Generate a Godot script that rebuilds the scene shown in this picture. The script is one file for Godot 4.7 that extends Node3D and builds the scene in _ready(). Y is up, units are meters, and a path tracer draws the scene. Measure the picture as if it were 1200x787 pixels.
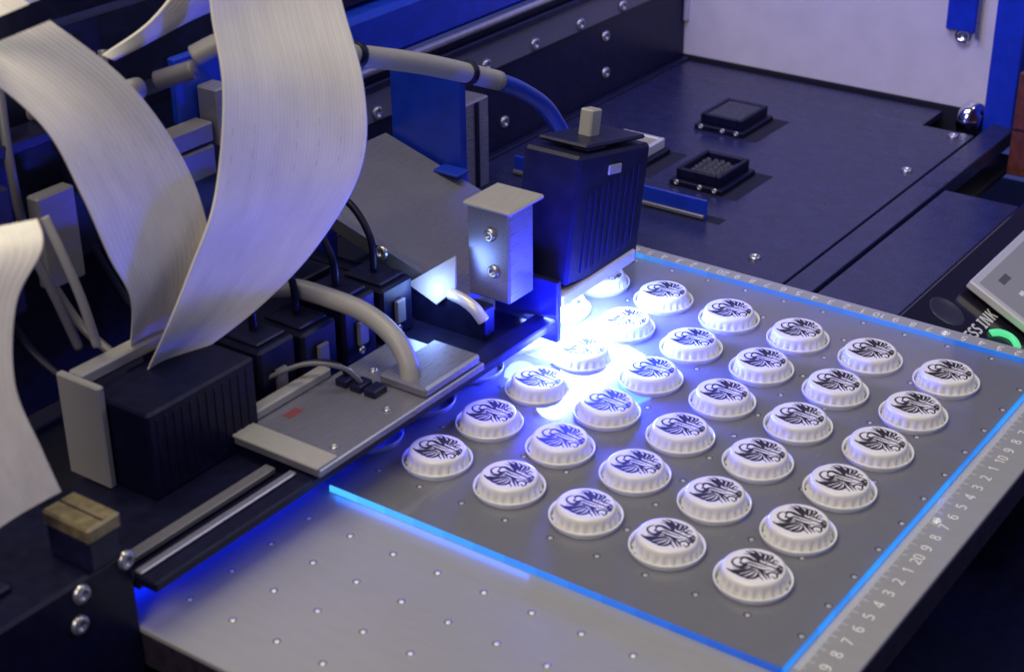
extends Node3D
# A flatbed UV printer at work on white crown bottle caps. All helper measures are in centimetres.
# x runs along the far ruler, z along the side ruler towards the camera, the bed's top is y = 0.

const S := 0.01
var M := {}
var rng := RandomNumberGenerator.new()
var used := {}


func _ready() -> void:
	rng.seed = 4711
	# ---------------------------------------------------------------- camera
	var cam := Camera3D.new()
	cam.name = "camera"
	cam.transform = Transform3D(Basis(Vector3(0.81424881, -0.00887168, -0.58044825), Vector3(-0.25918251, 0.88913881, -0.3771692), Vector3(0.51944519, 0.45755161, 0.72168083)).orthonormalized(), c(21.27208766, 41.26000383, 77.82738735))
	var lens := CameraAttributesPhysical.new()
	lens.frustum_focal_length = 24.0 / (2.0 * tan(deg_to_rad(23.18777 / 2.0)))
	lens.frustum_focus_distance = 0.93
	lens.exposure_aperture = lens.frustum_focal_length / 4.2
	cam.attributes = lens
	cam.fov = 23.18777
	cam.near = 0.05
	cam.far = 20.0
	add_child(cam)
	cam.current = true
	# ---------------------------------------------------------------- surroundings and exposure
	var env := Environment.new()
	env.background_mode = Environment.BG_COLOR
	env.background_color = Color(0.034, 0.045, 0.18).linear_to_srgb()
	env.tonemap_mode = Environment.TONE_MAPPER_LINEAR
	env.tonemap_exposure = 1.0
	env.sdfgi_enabled = true
	env.ssao_enabled = true
	env.ssil_enabled = true
	var we := WorldEnvironment.new()
	we.name = "surroundings"
	we.environment = env
	add_child(we)
	# ---------------------------------------------------------------- ceiling panels and added fill lights
	area("ceiling_and_fill_lamp", Vector3(-42, 150, 36), Vector3(-20, 0, 18), Vector2(1.2, 0.5), Color(0.98, 0.94, 0.80), 1.55)
	area("ceiling_and_fill_lamp", Vector3(8, 115, 160), Vector3(-25, 8, 30), Vector2(0.8, 0.8), Color(1.0, 0.94, 0.84), 1.25)  # added fill from the camera side for the upright faces
	area("added_blue_fill", Vector3(-36, 32, -22), Vector3(-33, 4, -44), Vector2(0.25, 0.1), Color(0.16, 0.24, 1.0), 0.08)  # added unseen light that turns the wall top and deck blue
	area("ceiling_and_fill_lamp", Vector3(70, 120, -70), Vector3(-10, 0, 5), Vector2(0.6, 0.6), Color(0.95, 0.95, 1.0), 0.45)
	materials()
	setting()
	printer_frame()
	gantry()
	bed()
	sheet()
	caps()
	carriage()
	cables()
	operator_panel()


# ==================================================================== helpers
func c(x, y, z) -> Vector3:
	return Vector3(x, y, z) * S


func lin(r, g, b) -> Color:
	return Color(r, g, b).linear_to_srgb()


func area(called: String, from: Vector3, to: Vector3, size: Vector2, col: Color, energy: float, parent: Node3D = self) -> AreaLight3D:
	var l := AreaLight3D.new()
	l.name = called
	l.area_size = size
	l.light_color = col
	l.light_energy = energy
	l.area_range = 6.0
	l.shadow_enabled = true
	parent.add_child(l, true)
	var up := Vector3.UP if absf((to - from).normalized().y) < 0.95 else Vector3.FORWARD
	l.transform = Transform3D(Basis.looking_at(to - from, up), from * S)
	return l


func omni(called: String, at: Vector3, col: Color, energy: float, size: float, parent: Node3D = self) -> OmniLight3D:
	var l := OmniLight3D.new()
	l.name = called
	l.light_color = col
	l.light_energy = energy
	l.light_size = size
	l.omni_range = 4.0
	l.omni_attenuation = 2.0
	l.shadow_enabled = true
	l.position = at * S
	parent.add_child(l, true)
	return l


func begin(smooth := -1) -> SurfaceTool:
	var s := SurfaceTool.new()
	s.begin(Mesh.PRIMITIVE_TRIANGLES)
	s.set_smooth_group(smooth)
	return s


func tri(s: SurfaceTool, a: Vector3, b: Vector3, d: Vector3, out: Vector3) -> void:
	var flip := (d - a).cross(b - a).dot(out) < 0.0
	s.add_vertex(a * S)
	s.add_vertex((d if flip else b) * S)
	s.add_vertex((b if flip else d) * S)


func quad(s: SurfaceTool, a: Vector3, b: Vector3, d: Vector3, e: Vector3, out: Vector3) -> void:
	tri(s, a, b, d, out)
	tri(s, a, d, e, out)


func done(s: SurfaceTool) -> ArrayMesh:
	s.generate_normals()
	s.index()
	return s.commit()


func put(called: String, mesh: Mesh, mat: Material, parent: Node3D = self, xf := Transform3D()) -> MeshInstance3D:
	var o := MeshInstance3D.new()
	o.name = called
	o.mesh = mesh
	o.material_override = mat
	o.transform = xf
	parent.add_child(o, true)
	return o


func numbered(called: String) -> String:
	var k: int = used.get(called, 0)
	used[called] = k + 1
	return called if k == 0 else "%s_%03d" % [called, k]


func thing(called: String, label: String, category: String, group := "", at := Vector3.ZERO) -> Node3D:
	var o := Node3D.new()
	o.name = numbered(called)
	add_child(o, true)
	o.position = at * S
	tag(o, label, category, group)
	return o


func tag(o: Node3D, label: String, category: String, group := "") -> void:
	o.set_meta("label", label)
	o.set_meta("category", category)
	if group:
		o.set_meta("group", group)


# A box with chamfered edges, given by its lowest and highest corner, turned by b round its middle.
func bevel(s: SurfaceTool, lo: Vector3, hi: Vector3, r := 0.08, b := Basis()) -> void:
	var m := (lo + hi) / 2.0
	var h := (hi - lo) / 2.0
	r = minf(r, 0.45 * minf(h.x, minf(h.y, h.z)) * 2.0)
	var ax := [Vector3.RIGHT, Vector3.UP, Vector3.BACK]
	for i in 3:
		var u: Vector3 = ax[(i + 1) % 3] * (h[(i + 1) % 3] - r)
		var v: Vector3 = ax[(i + 2) % 3] * (h[(i + 2) % 3] - r)
		for g in [-1.0, 1.0]:
			var n: Vector3 = ax[i] * h[i] * g
			quad(s, m + b * (n + u + v), m + b * (n - u + v), m + b * (n - u - v), m + b * (n + u - v), b * n)
	for i in 3:
		var j := (i + 1) % 3
		var k := (i + 2) % 3
		var w: Vector3 = ax[i] * (h[i] - r)
		for p in [-1.0, 1.0]:
			for q in [-1.0, 1.0]:
				var e1: Vector3 = ax[j] * h[j] * p + ax[k] * (h[k] - r) * q
				var e2: Vector3 = ax[j] * (h[j] - r) * p + ax[k] * h[k] * q
				quad(s, m + b * (e1 + w), m + b * (e1 - w), m + b * (e2 - w), m + b * (e2 + w), b * (e1 + e2))
	for p in [-1.0, 1.0]:
		for q in [-1.0, 1.0]:
			for t in [-1.0, 1.0]:
				var g3 := Vector3(p, q, t)
				var a1 := Vector3(h.x, h.y - r, h.z - r) * g3
				var a2 := Vector3(h.x - r, h.y, h.z - r) * g3
				var a3 := Vector3(h.x - r, h.y - r, h.z) * g3
				tri(s, m + b * a1, m + b * a2, m + b * a3, b * g3)


func box(called: String, lo: Vector3, hi: Vector3, mat: Material, parent: Node3D = self, r := 0.08, b := Basis()) -> MeshInstance3D:
	var s := begin()
	bevel(s, lo, hi, r, b)
	return put(called, done(s), mat, parent)


# A flat outline pushed along e, for plates that are not boxes (convex outlines).
func prism(s: SurfaceTool, pts: Array, e: Vector3) -> void:
	var mid := Vector3.ZERO
	for p in pts:
		mid += p
	mid /= pts.size()
	var inner: Array = []
	var rim := minf(0.06, e.length() * 0.3)
	for p in pts:
		inner.append(p + (mid - p).normalized() * rim)
	var n := pts.size()
	var en := e.normalized()
	for i in n:
		var j := (i + 1) % n
		tri(s, mid, inner[i], inner[j], -e)
		tri(s, mid + e, inner[i] + e, inner[j] + e, e)
		var out: Vector3 = (pts[i] + pts[j]) / 2.0 - mid
		var lo: Vector3 = en * rim
		quad(s, pts[i] + lo, pts[j] + lo, pts[j] + e - lo, pts[i] + e - lo, out)
		quad(s, pts[i] + lo, pts[j] + lo, inner[j], inner[i], out - e)
		quad(s, pts[i] + e - lo, pts[j] + e - lo, inner[j] + e, inner[i] + e, out + e)


func plate(called: String, pts: Array, e: Vector3, mat: Material, parent: Node3D = self) -> MeshInstance3D:
	var s := begin()
	prism(s, pts, e)
	return put(called, done(s), mat, parent)


# Turned shape: [radius, height] pairs round an axis.
func lathe(profile: Array, seg := 20, axis := Basis(), at := Vector3.ZERO, smooth := 0) -> ArrayMesh:
	var s := begin(smooth)
	lathe_in(s, profile, seg, axis, at)
	return done(s)


func lathe_in(s: SurfaceTool, profile: Array, seg := 20, axis := Basis(), at := Vector3.ZERO) -> void:
	for i in seg:
		var a0 := TAU * i / seg
		var a1 := TAU * (i + 1) / seg
		var d0 := Vector3(cos(a0), 0, sin(a0))
		var d1 := Vector3(cos(a1), 0, sin(a1))
		for k in profile.size() - 1:
			var p: Array = profile[k]
			var q: Array = profile[k + 1]
			var up := Vector3.UP
			# outward: to the left of the profile as it runs from the top middle down the outside
			var out: Vector3 = (d0 + d1) / 2.0 * (p[1] - q[1]) + up * (q[0] - p[0])
			var A: Vector3 = at + axis * (d0 * p[0] + up * p[1])
			var B: Vector3 = at + axis * (d1 * p[0] + up * p[1])
			var C: Vector3 = at + axis * (d1 * q[0] + up * q[1])
			var D: Vector3 = at + axis * (d0 * q[0] + up * q[1])
			if p[0] < 1e-5:
				tri(s, A, C, D, axis * out)
			elif q[0] < 1e-5:
				tri(s, A, B, D, axis * out)
			else:
				quad(s, A, B, C, D, axis * out)


func spline(pts: Array, steps: int) -> Array:
	var out: Array = []
	for i in pts.size() - 1:
		var p0 = pts[maxi(i - 1, 0)]
		var p1 = pts[i]
		var p2 = pts[i + 1]
		var p3 = pts[mini(i + 2, pts.size() - 1)]
		for k in steps:
			var t := float(k) / steps
			out.append(0.5 * ((2.0 * p1) + (p2 - p0) * t + (2.0 * p0 - 5.0 * p1 + 4.0 * p2 - p3) * t * t + (3.0 * p1 - p0 - 3.0 * p2 + p3) * t * t * t))
	out.append(pts[-1])
	return out


func tube(pts: Array, r: float, seg := 14, steps := 8, ribbed := 0.0) -> ArrayMesh:
	var s := begin(0)
	var path := spline(pts, steps)
	var rings: Array = []
	var side := Vector3.UP
	for i in path.size():
		var d: Vector3 = (path[mini(i + 1, path.size() - 1)] - path[maxi(i - 1, 0)]).normalized()
		side = (side - d * side.dot(d)).normalized()
		if side.length() < 0.5:
			side = d.cross(Vector3.RIGHT).normalized()
		var other := d.cross(side)
		var ring: Array = []
		var rr := r * (1.0 + ribbed * (i % 2))
		for k in seg:
			var a := TAU * k / seg
			ring.append(path[i] + (side * cos(a) + other * sin(a)) * rr)
		rings.append(ring)
	for i in rings.size() - 1:
		for k in seg:
			var l := (k + 1) % seg
			quad(s, rings[i][k], rings[i][l], rings[i + 1][l], rings[i + 1][k], rings[i][k] + rings[i][l] - path[i] * 2.0)
	for e in [0, rings.size() - 1]:
		for k in seg:
			tri(s, path[e], rings[e][k], rings[e][(k + 1) % seg], path[e] - path[1 if e == 0 else e - 1])
	return done(s)


# A flat flexible cable: left and right edge points along its run; lengthwise ridges, real thickness.
func ribbon(left: Array, right: Array, thick := 0.09, cores := 20) -> ArrayMesh:
	var L := spline(left, 10)
	var R := spline(right, 10)
	var s := begin(0)
	var grid: Array = []
	var nor: Array = []
	for i in L.size():
		var d: Vector3 = ((L[mini(i + 1, L.size() - 1)] + R[mini(i + 1, L.size() - 1)]) - (L[maxi(i - 1, 0)] + R[maxi(i - 1, 0)])).normalized()
		var across: Vector3 = R[i] - L[i]
		var n := across.cross(d).normalized()
		nor.append(n)
		var row: Array = []
		for k in cores * 4 + 1:
			var t := float(k) / (cores * 4)
			row.append(L[i].lerp(R[i], t) + n * (0.014 * absf(sin(PI * t * cores)) + 0.25 * sin(PI * t)))
		grid.append(row)
	var m: int = grid[0].size()
	for side in 2:
		for i in L.size() - 1:
			for k in m - 1:
				var uv := [Vector2(float(k) / (m - 1), float(i) / (L.size() - 1)), Vector2(float(k + 1) / (m - 1), float(i) / (L.size() - 1)), Vector2(float(k + 1) / (m - 1), float(i + 1) / (L.size() - 1)), Vector2(float(k) / (m - 1), float(i + 1) / (L.size() - 1))]
				var o0: Vector3 = nor[i] * (-thick * side)
				var o1: Vector3 = nor[i + 1] * (-thick * side)
				var p := [grid[i][k] + o0, grid[i][k + 1] + o0, grid[i + 1][k + 1] + o1, grid[i + 1][k] + o1]
				var order := [0, 1, 2, 0, 2, 3]
				if (p[2] - p[0]).cross(p[1] - p[0]).dot(nor[i] * (1.0 - 2.0 * side)) < 0.0:
					order = [0, 2, 1, 0, 3, 2]
				for q in order:
					s.set_uv(uv[q])
					s.add_vertex(p[q] * S)
	s.set_uv(Vector2.ZERO)
	for k in [0, m - 1]:
		for i in L.size() - 1:
			quad(s, grid[i][k], grid[i + 1][k], grid[i + 1][k] - nor[i + 1] * thick, grid[i][k] - nor[i] * thick, grid[i][k] - grid[i][m - 1 - k])
	return done(s)


func screw(at: Vector3, n: Vector3, r: float, mat: Material, parent: Node3D, called := "screw") -> void:
	var y := n.normalized()
	var x := (Vector3.RIGHT if absf(y.x) < 0.9 else Vector3.BACK)
	x = (x - y * x.dot(y)).normalized()
	var ax := Basis(x, y, x.cross(y))
	put(called, lathe([[0.0, 0.18 * r], [0.38 * r, 0.18 * r], [0.42 * r, 0.5 * r], [0.75 * r, 0.46 * r], [0.97 * r, 0.28 * r], [r, 0.0]], 14, ax, at), mat, parent)


# ==================================================================== materials
func flat(r, g, b, rough := 0.6, metal := 0.0, spec := 0.5) -> StandardMaterial3D:
	var m := StandardMaterial3D.new()
	m.albedo_color = lin(r, g, b)
	m.roughness = rough
	m.metallic = metal
	m.metallic_specular = spec
	return m


func noise(freq: float, octaves: int, seed_: int, low: float, high: float, size := 512, as_normal := false, strength := 2.0) -> NoiseTexture2D:
	var f := FastNoiseLite.new()
	f.seed = seed_
	f.frequency = freq
	f.fractal_octaves = octaves
	var t := NoiseTexture2D.new()
	t.width = size
	t.height = size
	t.seamless = true
	t.noise = f
	if as_normal:
		t.as_normal_map = true
		t.bump_strength = strength
	else:
		var g := Gradient.new()
		g.set_color(0, Color(low, low, low))
		g.set_color(1, Color(high, high, high))
		t.color_ramp = g
	return t


func worn(m: StandardMaterial3D, scale := 6.0, low := 0.72, high := 1.0, seed_ := 5) -> StandardMaterial3D:
	m.albedo_texture = noise(0.02, 4, seed_, low, high)
	m.roughness_texture = noise(0.03, 4, seed_ + 3, 0.7, 1.0)
	m.uv1_triplanar = true
	m.uv1_world_triplanar = true
	m.uv1_scale = Vector3.ONE * scale
	return m


func brushed(m: StandardMaterial3D, seed_: int) -> StandardMaterial3D:
	m.albedo_texture = noise(0.03, 3, seed_, 0.92, 1.0)
	m.roughness_texture = noise(0.04, 3, seed_ + 3, 0.72, 1.0)
	m.uv1_triplanar = true
	m.uv1_world_triplanar = true
	m.uv1_scale = Vector3(60, 60, 3)
	return m


func glow(r, g, b, e: float) -> StandardMaterial3D:
	var m := flat(0.02, 0.05, 0.12, 0.3)
	m.emission_enabled = true
	m.emission = lin(r, g, b)
	m.emission_energy_multiplier = e
	return m


func materials() -> void:
	M.black = worn(flat(0.014, 0.015, 0.055, 0.42, 0.0, 0.35), 8.0, 0.75, 1.0, 2)  # blue cast of scattered UV light mixed into the dark albedos from here
	M.dark = worn(flat(0.007, 0.008, 0.036, 0.5, 0.0, 0.32), 8.0, 0.75, 1.0, 12)
	M.pit = flat(0.003, 0.003, 0.014, 0.8)
	M.navy = worn(flat(0.024, 0.027, 0.085, 0.32), 5.0, 0.84, 1.0, 8)  # black deck paint with the blue light put into its colour
	M.navy.normal_enabled = true
	M.navy.normal_texture = noise(0.25, 3, 31, 0, 1, 512, true, 1.2)
	M.navy.normal_scale = 0.25
	M.uv_lit_blue = worn(flat(0.008, 0.042, 0.52, 0.42), 6.0, 0.85, 1.0, 9)  # blue albedo stands in for UV light on dark parts
	M.bed = flat(0.375, 0.375, 0.375, 0.30, 0.2)
	M.bed.albedo_texture = noise(0.012, 4, 77, 0.97, 1.0, 1024)
	M.bed.roughness_texture = noise(0.05, 4, 78, 0.93, 1.0)
	M.bed.uv1_triplanar = true
	M.bed.uv1_world_triplanar = true
	M.bed.uv1_scale = Vector3(3.0, 3.0, 14.0)
	M.bed_side = worn(flat(0.035, 0.024, 0.045, 0.5), 10.0, 0.7, 1.0, 14)
	M.steel = worn(flat(0.55, 0.54, 0.55, 0.36, 0.85), 12.0, 0.9, 1.0, 15)
	M.chrome = flat(0.85, 0.85, 0.86, 0.12, 1.0)
	M.alu = brushed(flat(0.28, 0.275, 0.345, 0.34, 0.5), 16)
	M.grey = brushed(flat(0.15, 0.145, 0.17, 0.42), 18)
	M.pale = brushed(flat(0.36, 0.35, 0.345, 0.5), 17)
	M.brass = worn(flat(0.30, 0.245, 0.13, 0.45, 0.3), 14.0, 0.7, 1.0, 19)
	M.cap = flat(0.74, 0.725, 0.69, 0.32)
	M.cap.clearcoat_enabled = true
	M.cap.clearcoat = 0.3
	M.cap.clearcoat_roughness = 0.2
	M.wall = worn(flat(0.70, 0.67, 0.64, 0.5), 3.0, 0.95, 1.0, 21)
	M.hole_shade = flat(0.10, 0.10, 0.11, 0.6)  # painted shade inside the suction holes
	M.glint_and_screw = flat(0.85, 0.85, 0.85, 0.25, 0.3)  # painted glint of the holes, and the ruler screw heads
	M.ink = flat(0.80, 0.79, 0.78, 0.6)
	M.tick = flat(0.72, 0.71, 0.72, 0.6)
	M.foam = worn(flat(0.10, 0.10, 0.13, 0.9), 40.0, 0.4, 1.0, 23)
	M.terra = worn(flat(0.20, 0.045, 0.03, 0.7), 10.0, 0.6, 1.0, 25)
	M.gloss = flat(0.013, 0.011, 0.02, 0.14)
	M.silver = flat(0.66, 0.65, 0.66, 0.35, 0.3)
	M.acrylic = StandardMaterial3D.new()
	M.acrylic.transparency = BaseMaterial3D.TRANSPARENCY_ALPHA
	M.acrylic.albedo_color = Color(0.17, 0.17, 0.27, 0.26)
	M.acrylic.roughness = 0.06
	M.acrylic.metallic_specular = 0.68
	M.red = flat(0.22, 0.05, 0.06, 0.5)
	# flat cable: off-white jacket with fine grey conductor lines and a faint dotted print
	var im := Image.create(512, 1024, false, Image.FORMAT_RGB8)
	var nz := FastNoiseLite.new()
	nz.seed = 91
	nz.frequency = 0.012
	for y in 1024:
		for x in 512:
			var v := 0.95 + 0.05 * nz.get_noise_2d(x * 0.7, y * 0.4)
			var u := fmod(x / 512.0 * 20.0, 1.0)
			v -= 0.02 * smoothstep(0.10, 0.0, absf(u - 0.5) - 0.10)
			if u < 0.05 or u > 0.95:
				v -= 0.06
			if int(x / 25.6) % 3 == 1 and (y % 40) < 14 and u > 0.35 and u < 0.6 and (y / 130) % 3 == 0:
				v -= 0.05
			im.set_pixel(x, y, Color(v, v * 0.985, v * 0.95))
	M.cable = flat(0.90, 0.89, 0.86, 0.5)
	M.cable.albedo_texture = ImageTexture.create_from_image(im)
	M.print = flat(1, 1, 1, 0.6, 0.0, 0.3)
	M.print.albedo_texture = ImageTexture.create_from_image(emblem())


# The black print on the caps: a ring-necked bird with spread wings made of tapering strokes.
func emblem() -> Image:
	var n := 512
	var paper := lin(0.74, 0.725, 0.69)
	var black := lin(0.022, 0.018, 0.02)
	var ink := PackedFloat32Array()
	ink.resize(n * n)
	# each stroke: points (x, y in -1..1) then the widths at start, middle and end
	var strokes := [
		[[-0.30, 0.47], [-0.52, 0.55], [-0.72, 0.36], [-0.68, 0.10], [-0.48, -0.02], [-0.30, 0.06], 0.02, 0.035, 0.075],
		[[-0.42, 0.30], [-0.34, 0.52], [-0.16, 0.50], [0.05, 0.28], [0.32, 0.08], [0.62, -0.16], 0.02, 0.075, 0.03],
		[[-0.44, 0.22], [-0.30, 0.14], [-0.14, 0.20], [0.10, 0.02], [0.42, -0.16], 0.05, 0.045, 0.02],
		[[-0.40, 0.02], [-0.18, 0.04], [0.02, -0.14], [0.30, -0.30], [0.52, -0.30], 0.015, 0.05, 0.02],
		[[-0.12, 0.92], [0.06, 0.74], [0.20, 0.52], [0.25, 0.24], 0.015, 0.075, 0.02],
		[[0.02, 0.95], [0.20, 0.84], [0.24, 0.62], [0.33, 0.28], 0.015, 0.055, 0.015],
		[[-0.22, 0.78], [0.0, 0.66], [0.12, 0.46], [0.20, 0.26], 0.012, 0.04, 0.02],
		[[0.32, 0.82], [0.45, 0.66], [0.42, 0.46], [0.38, 0.22], 0.015, 0.06, 0.02],
		[[0.30, 0.72], [0.33, 0.55], [0.36, 0.42], [0.36, 0.28], 0.01, 0.03, 0.01],
		[[0.52, 0.68], [0.62, 0.54], [0.54, 0.36], [0.43, 0.22], 0.015, 0.055, 0.02],
		[[0.70, 0.58], [0.76, 0.44], [0.64, 0.30], [0.48, 0.20], 0.015, 0.05, 0.015],
		[[-0.98, -0.04], [-0.86, -0.20], [-0.55, -0.22], [-0.08, -0.16], 0.015, 0.07, 0.02],
		[[-0.92, -0.16], [-0.74, -0.36], [-0.42, -0.30], [-0.05, -0.22], 0.02, 0.06, 0.02],
		[[-0.80, -0.34], [-0.58, -0.50], [-0.30, -0.42], [0.0, -0.26], 0.02, 0.06, 0.02],
		[[-0.64, -0.54], [-0.40, -0.64], [-0.16, -0.54], [0.04, -0.30], 0.02, 0.06, 0.015],
		[[-0.44, -0.72], [-0.20, -0.74], [0.0, -0.62], [0.08, -0.36], 0.02, 0.06, 0.015],
		[[-0.76, -0.02], [-0.5, -0.12], [-0.25, -0.08], [-0.05, -0.12], 0.012, 0.03, 0.015],
		[[0.04, -0.10], [0.16, -0.34], [0.22, -0.58], [0.30, -0.86], 0.03, 0.05, 0.015],
		[[0.14, -0.22], [0.30, -0.44], [0.34, -0.60], [0.42, -0.84], 0.02, 0.035, 0.012],
		[[0.10, -0.52], [0.06, -0.66], [0.12, -0.78], [0.14, -0.90], 0.012, 0.03, 0.01],
		[[0.42, -0.84], [0.38, -0.58], [0.52, -0.46], [0.70, -0.58], [0.66, -0.80], 0.012, 0.045, 0.03],
		[[0.50, -0.70], [0.60, -0.84], [0.74, -0.88], [0.80, -0.70], 0.02, 0.04, 0.012],
		[[0.44, 0.10], [0.60, 0.14], [0.72, 0.02], [0.86, 0.08], 0.012, 0.045, 0.012],
		[[0.60, 0.28], [0.66, 0.10], [0.82, 0.24], [0.92, 0.10], 0.012, 0.035, 0.012],
		[[0.62, -0.10], [0.72, -0.26], [0.90, -0.20], [0.98, -0.34], 0.015, 0.05, 0.015],
		[[0.56, -0.34], [0.72, -0.40], [0.86, -0.34], [0.98, -0.52], 0.015, 0.045, 0.05],
		[[0.70, -0.06], [0.86, -0.06], [0.94, -0.14], [1.0, -0.22], 0.012, 0.03, 0.012],
		[[0.74, -0.56], [0.84, -0.48], [0.92, -0.62], [1.0, -0.66], 0.03, 0.07, 0.03],
		[[0.86, -0.72], [0.92, -0.70], [0.98, -0.64], [1.02, -0.58], 0.02, 0.05, 0.02],
	]
	for st in strokes:
		var np: int = st.size() - 3
		var pts: Array = []
		for i in np:
			pts.append(Vector2(st[i][0], st[i][1]))
		var path := spline(pts, 26)
		for i in path.size():
			var t := float(i) / (path.size() - 1)
			var w: float = lerpf(st[np], st[np + 1], t * 2.0) if t < 0.5 else lerpf(st[np + 1], st[np + 2], t * 2.0 - 1.0)
			var p := Vector2((path[i].x * 0.96 * 0.5 + 0.5) * n, (0.5 - (path[i].y * 0.96 + 0.02) * 0.5) * n)
			var r := w * 0.57 * n
			for y in range(maxi(0, int(p.y - r - 2)), mini(n, int(p.y + r + 3))):
				for x in range(maxi(0, int(p.x - r - 2)), mini(n, int(p.x + r + 3))):
					var k := clampf(r - Vector2(x - p.x, y - p.y).length() + 0.5, 0.0, 1.0)
					ink[y * n + x] = maxf(ink[y * n + x], k)
	var im := Image.create(n, n, false, Image.FORMAT_RGB8)
	for y in n:
		for x in n:
			im.set_pixel(x, y, paper.lerp(black, ink[y * n + x] * 0.97))
	return im


# ==================================================================== setting
func setting() -> void:
	var o := box("floor", Vector3(-120, -42, -90), Vector3(120, -40, 120), M.pit)
	o.set_meta("kind", "structure")
	# the frame below and beside the bed, seen as the dark gap at the lower right
	o = box("ground", Vector3(-60, -16, -60), Vector3(26, -14, 70), M.dark)
	o.set_meta("kind", "structure")


func printer_frame() -> void:
	var f := thing("printer_housing", "black printer housing tinted by blue light, with a flat service deck and white end wall", "printer housing")
	# deck with a real cut-out for the roller at its far right corner
	box("deck_plate", Vector3(-48, -3.5, -39.6), Vector3(-19.15, -3.0, -1.0), M.navy, f, 0.05)
	box("deck_plate", Vector3(-48, -3.5, -43.6), Vector3(-23.4, -3.0, -39.6), M.navy, f, 0.01)
	box("deck_floor", Vector3(-48, -6.5, -45), Vector3(-17, -6.0, 60), M.pit, f)
	box("side_rail", Vector3(-18.95, -4.2, -44), Vector3(-17.05, -2.95, -2), M.navy, f, 0.06)
	box("side_shelf", Vector3(-16.8, -4.0, -28), Vector3(-11.4, -3.05, -2), M.navy, f, 0.06)
	for p in [Vector3(-20.45, -3, -38.5), Vector3(-20.5, -3, -29.8), Vector3(-22.4, -3, -9.9)]:
		screw(p, Vector3.UP, 0.42, M.steel, f)
	var w := box("end_wall", Vector3(-52, -2.7, -45.2), Vector3(-19.9, 30, -44.2), M.wall, f)
	box("wall_skirt", Vector3(-52, -9, -45.3), Vector3(-19.9, -2.72, -44.1), M.pit, w, 0.02)
	# door clasps on the wall
	var k := box("clasp", Vector3(-24.0, 3.6, -44.2), Vector3(-21.6, 9.0, -43.7), M.uv_lit_blue, w, 0.1)
	k = box("clasp_frame", Vector3(-21.55, 3.2, -44.2), Vector3(-21.25, 9.0, -43.6), M.steel, w, 0.08)
	screw(Vector3(-22.6, 3.2, -44.2), Vector3(0, 0, 1), 0.75, M.chrome, w)
	box("clasp", Vector3(-48.5, 0.6, -44.2), Vector3(-47.6, 6.0, -43.8), M.uv_lit_blue, w, 0.1)
	box("clasp_frame", Vector3(-47.55, 0.4, -44.2), Vector3(-47.2, 6.0, -43.7), M.silver, w, 0.08)
	box("corner_post", Vector3(-19.75, -4.3, -45.4), Vector3(-17.4, 32, -42.7), M.uv_lit_blue, f, 0.1)
	# chrome roller standing in the cut-out
	put("roller", lathe([[0.0, 0.75], [0.55, 0.75], [0.62, 0.6], [1.25, 0.6], [1.45, 0.35], [1.5, 0.0], [1.45, -0.35], [1.25, -0.6], [0.0, -0.6]], 28, Basis(Vector3(0, 1, 0), Vector3(1, 0, 0.25).normalized(), Vector3(0, 0, 1)).orthonormalized(), Vector3(-20.6, -2.9, -42.6)), M.chrome, f)
	# wiper blades standing in slots of the deck
	for a in [[-33.2, -28.05, -13.5], [-43.9, -41.3, -13.2]]:
		box("slot", Vector3(a[0] - 0.3, -3.02, a[2] - 0.9), Vector3(a[1] + 1.1, -2.985, a[2] + 0.15), M.pit, f, 0.005)
		var b := box("wiper_blade", Vector3(a[0], -3.0, a[2] - 0.16), Vector3(a[1], -1.55, a[2]), M.uv_lit_blue, f, 0.04)
		box("wiper_lip", Vector3(a[0], -2.9, a[2] + 0.0), Vector3(a[1] - 0.1, -2.62, a[2] + 0.22), M.alu, b, 0.04)
	station(Vector3(-35.6, -3, -31.4), "dark capping pad nearest the white end wall", M.dark, M.foam, false)
	station(Vector3(-31.3, -3, -20.3), "dark capping tray with bumpy foam, nearest the bed and wiper", M.dark, M.foam, true)
	station(Vector3(-38.6, -3, -20.6), "white rimmed capping tray partly hidden behind the lamp head", M.silver, M.pale, true)


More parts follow.
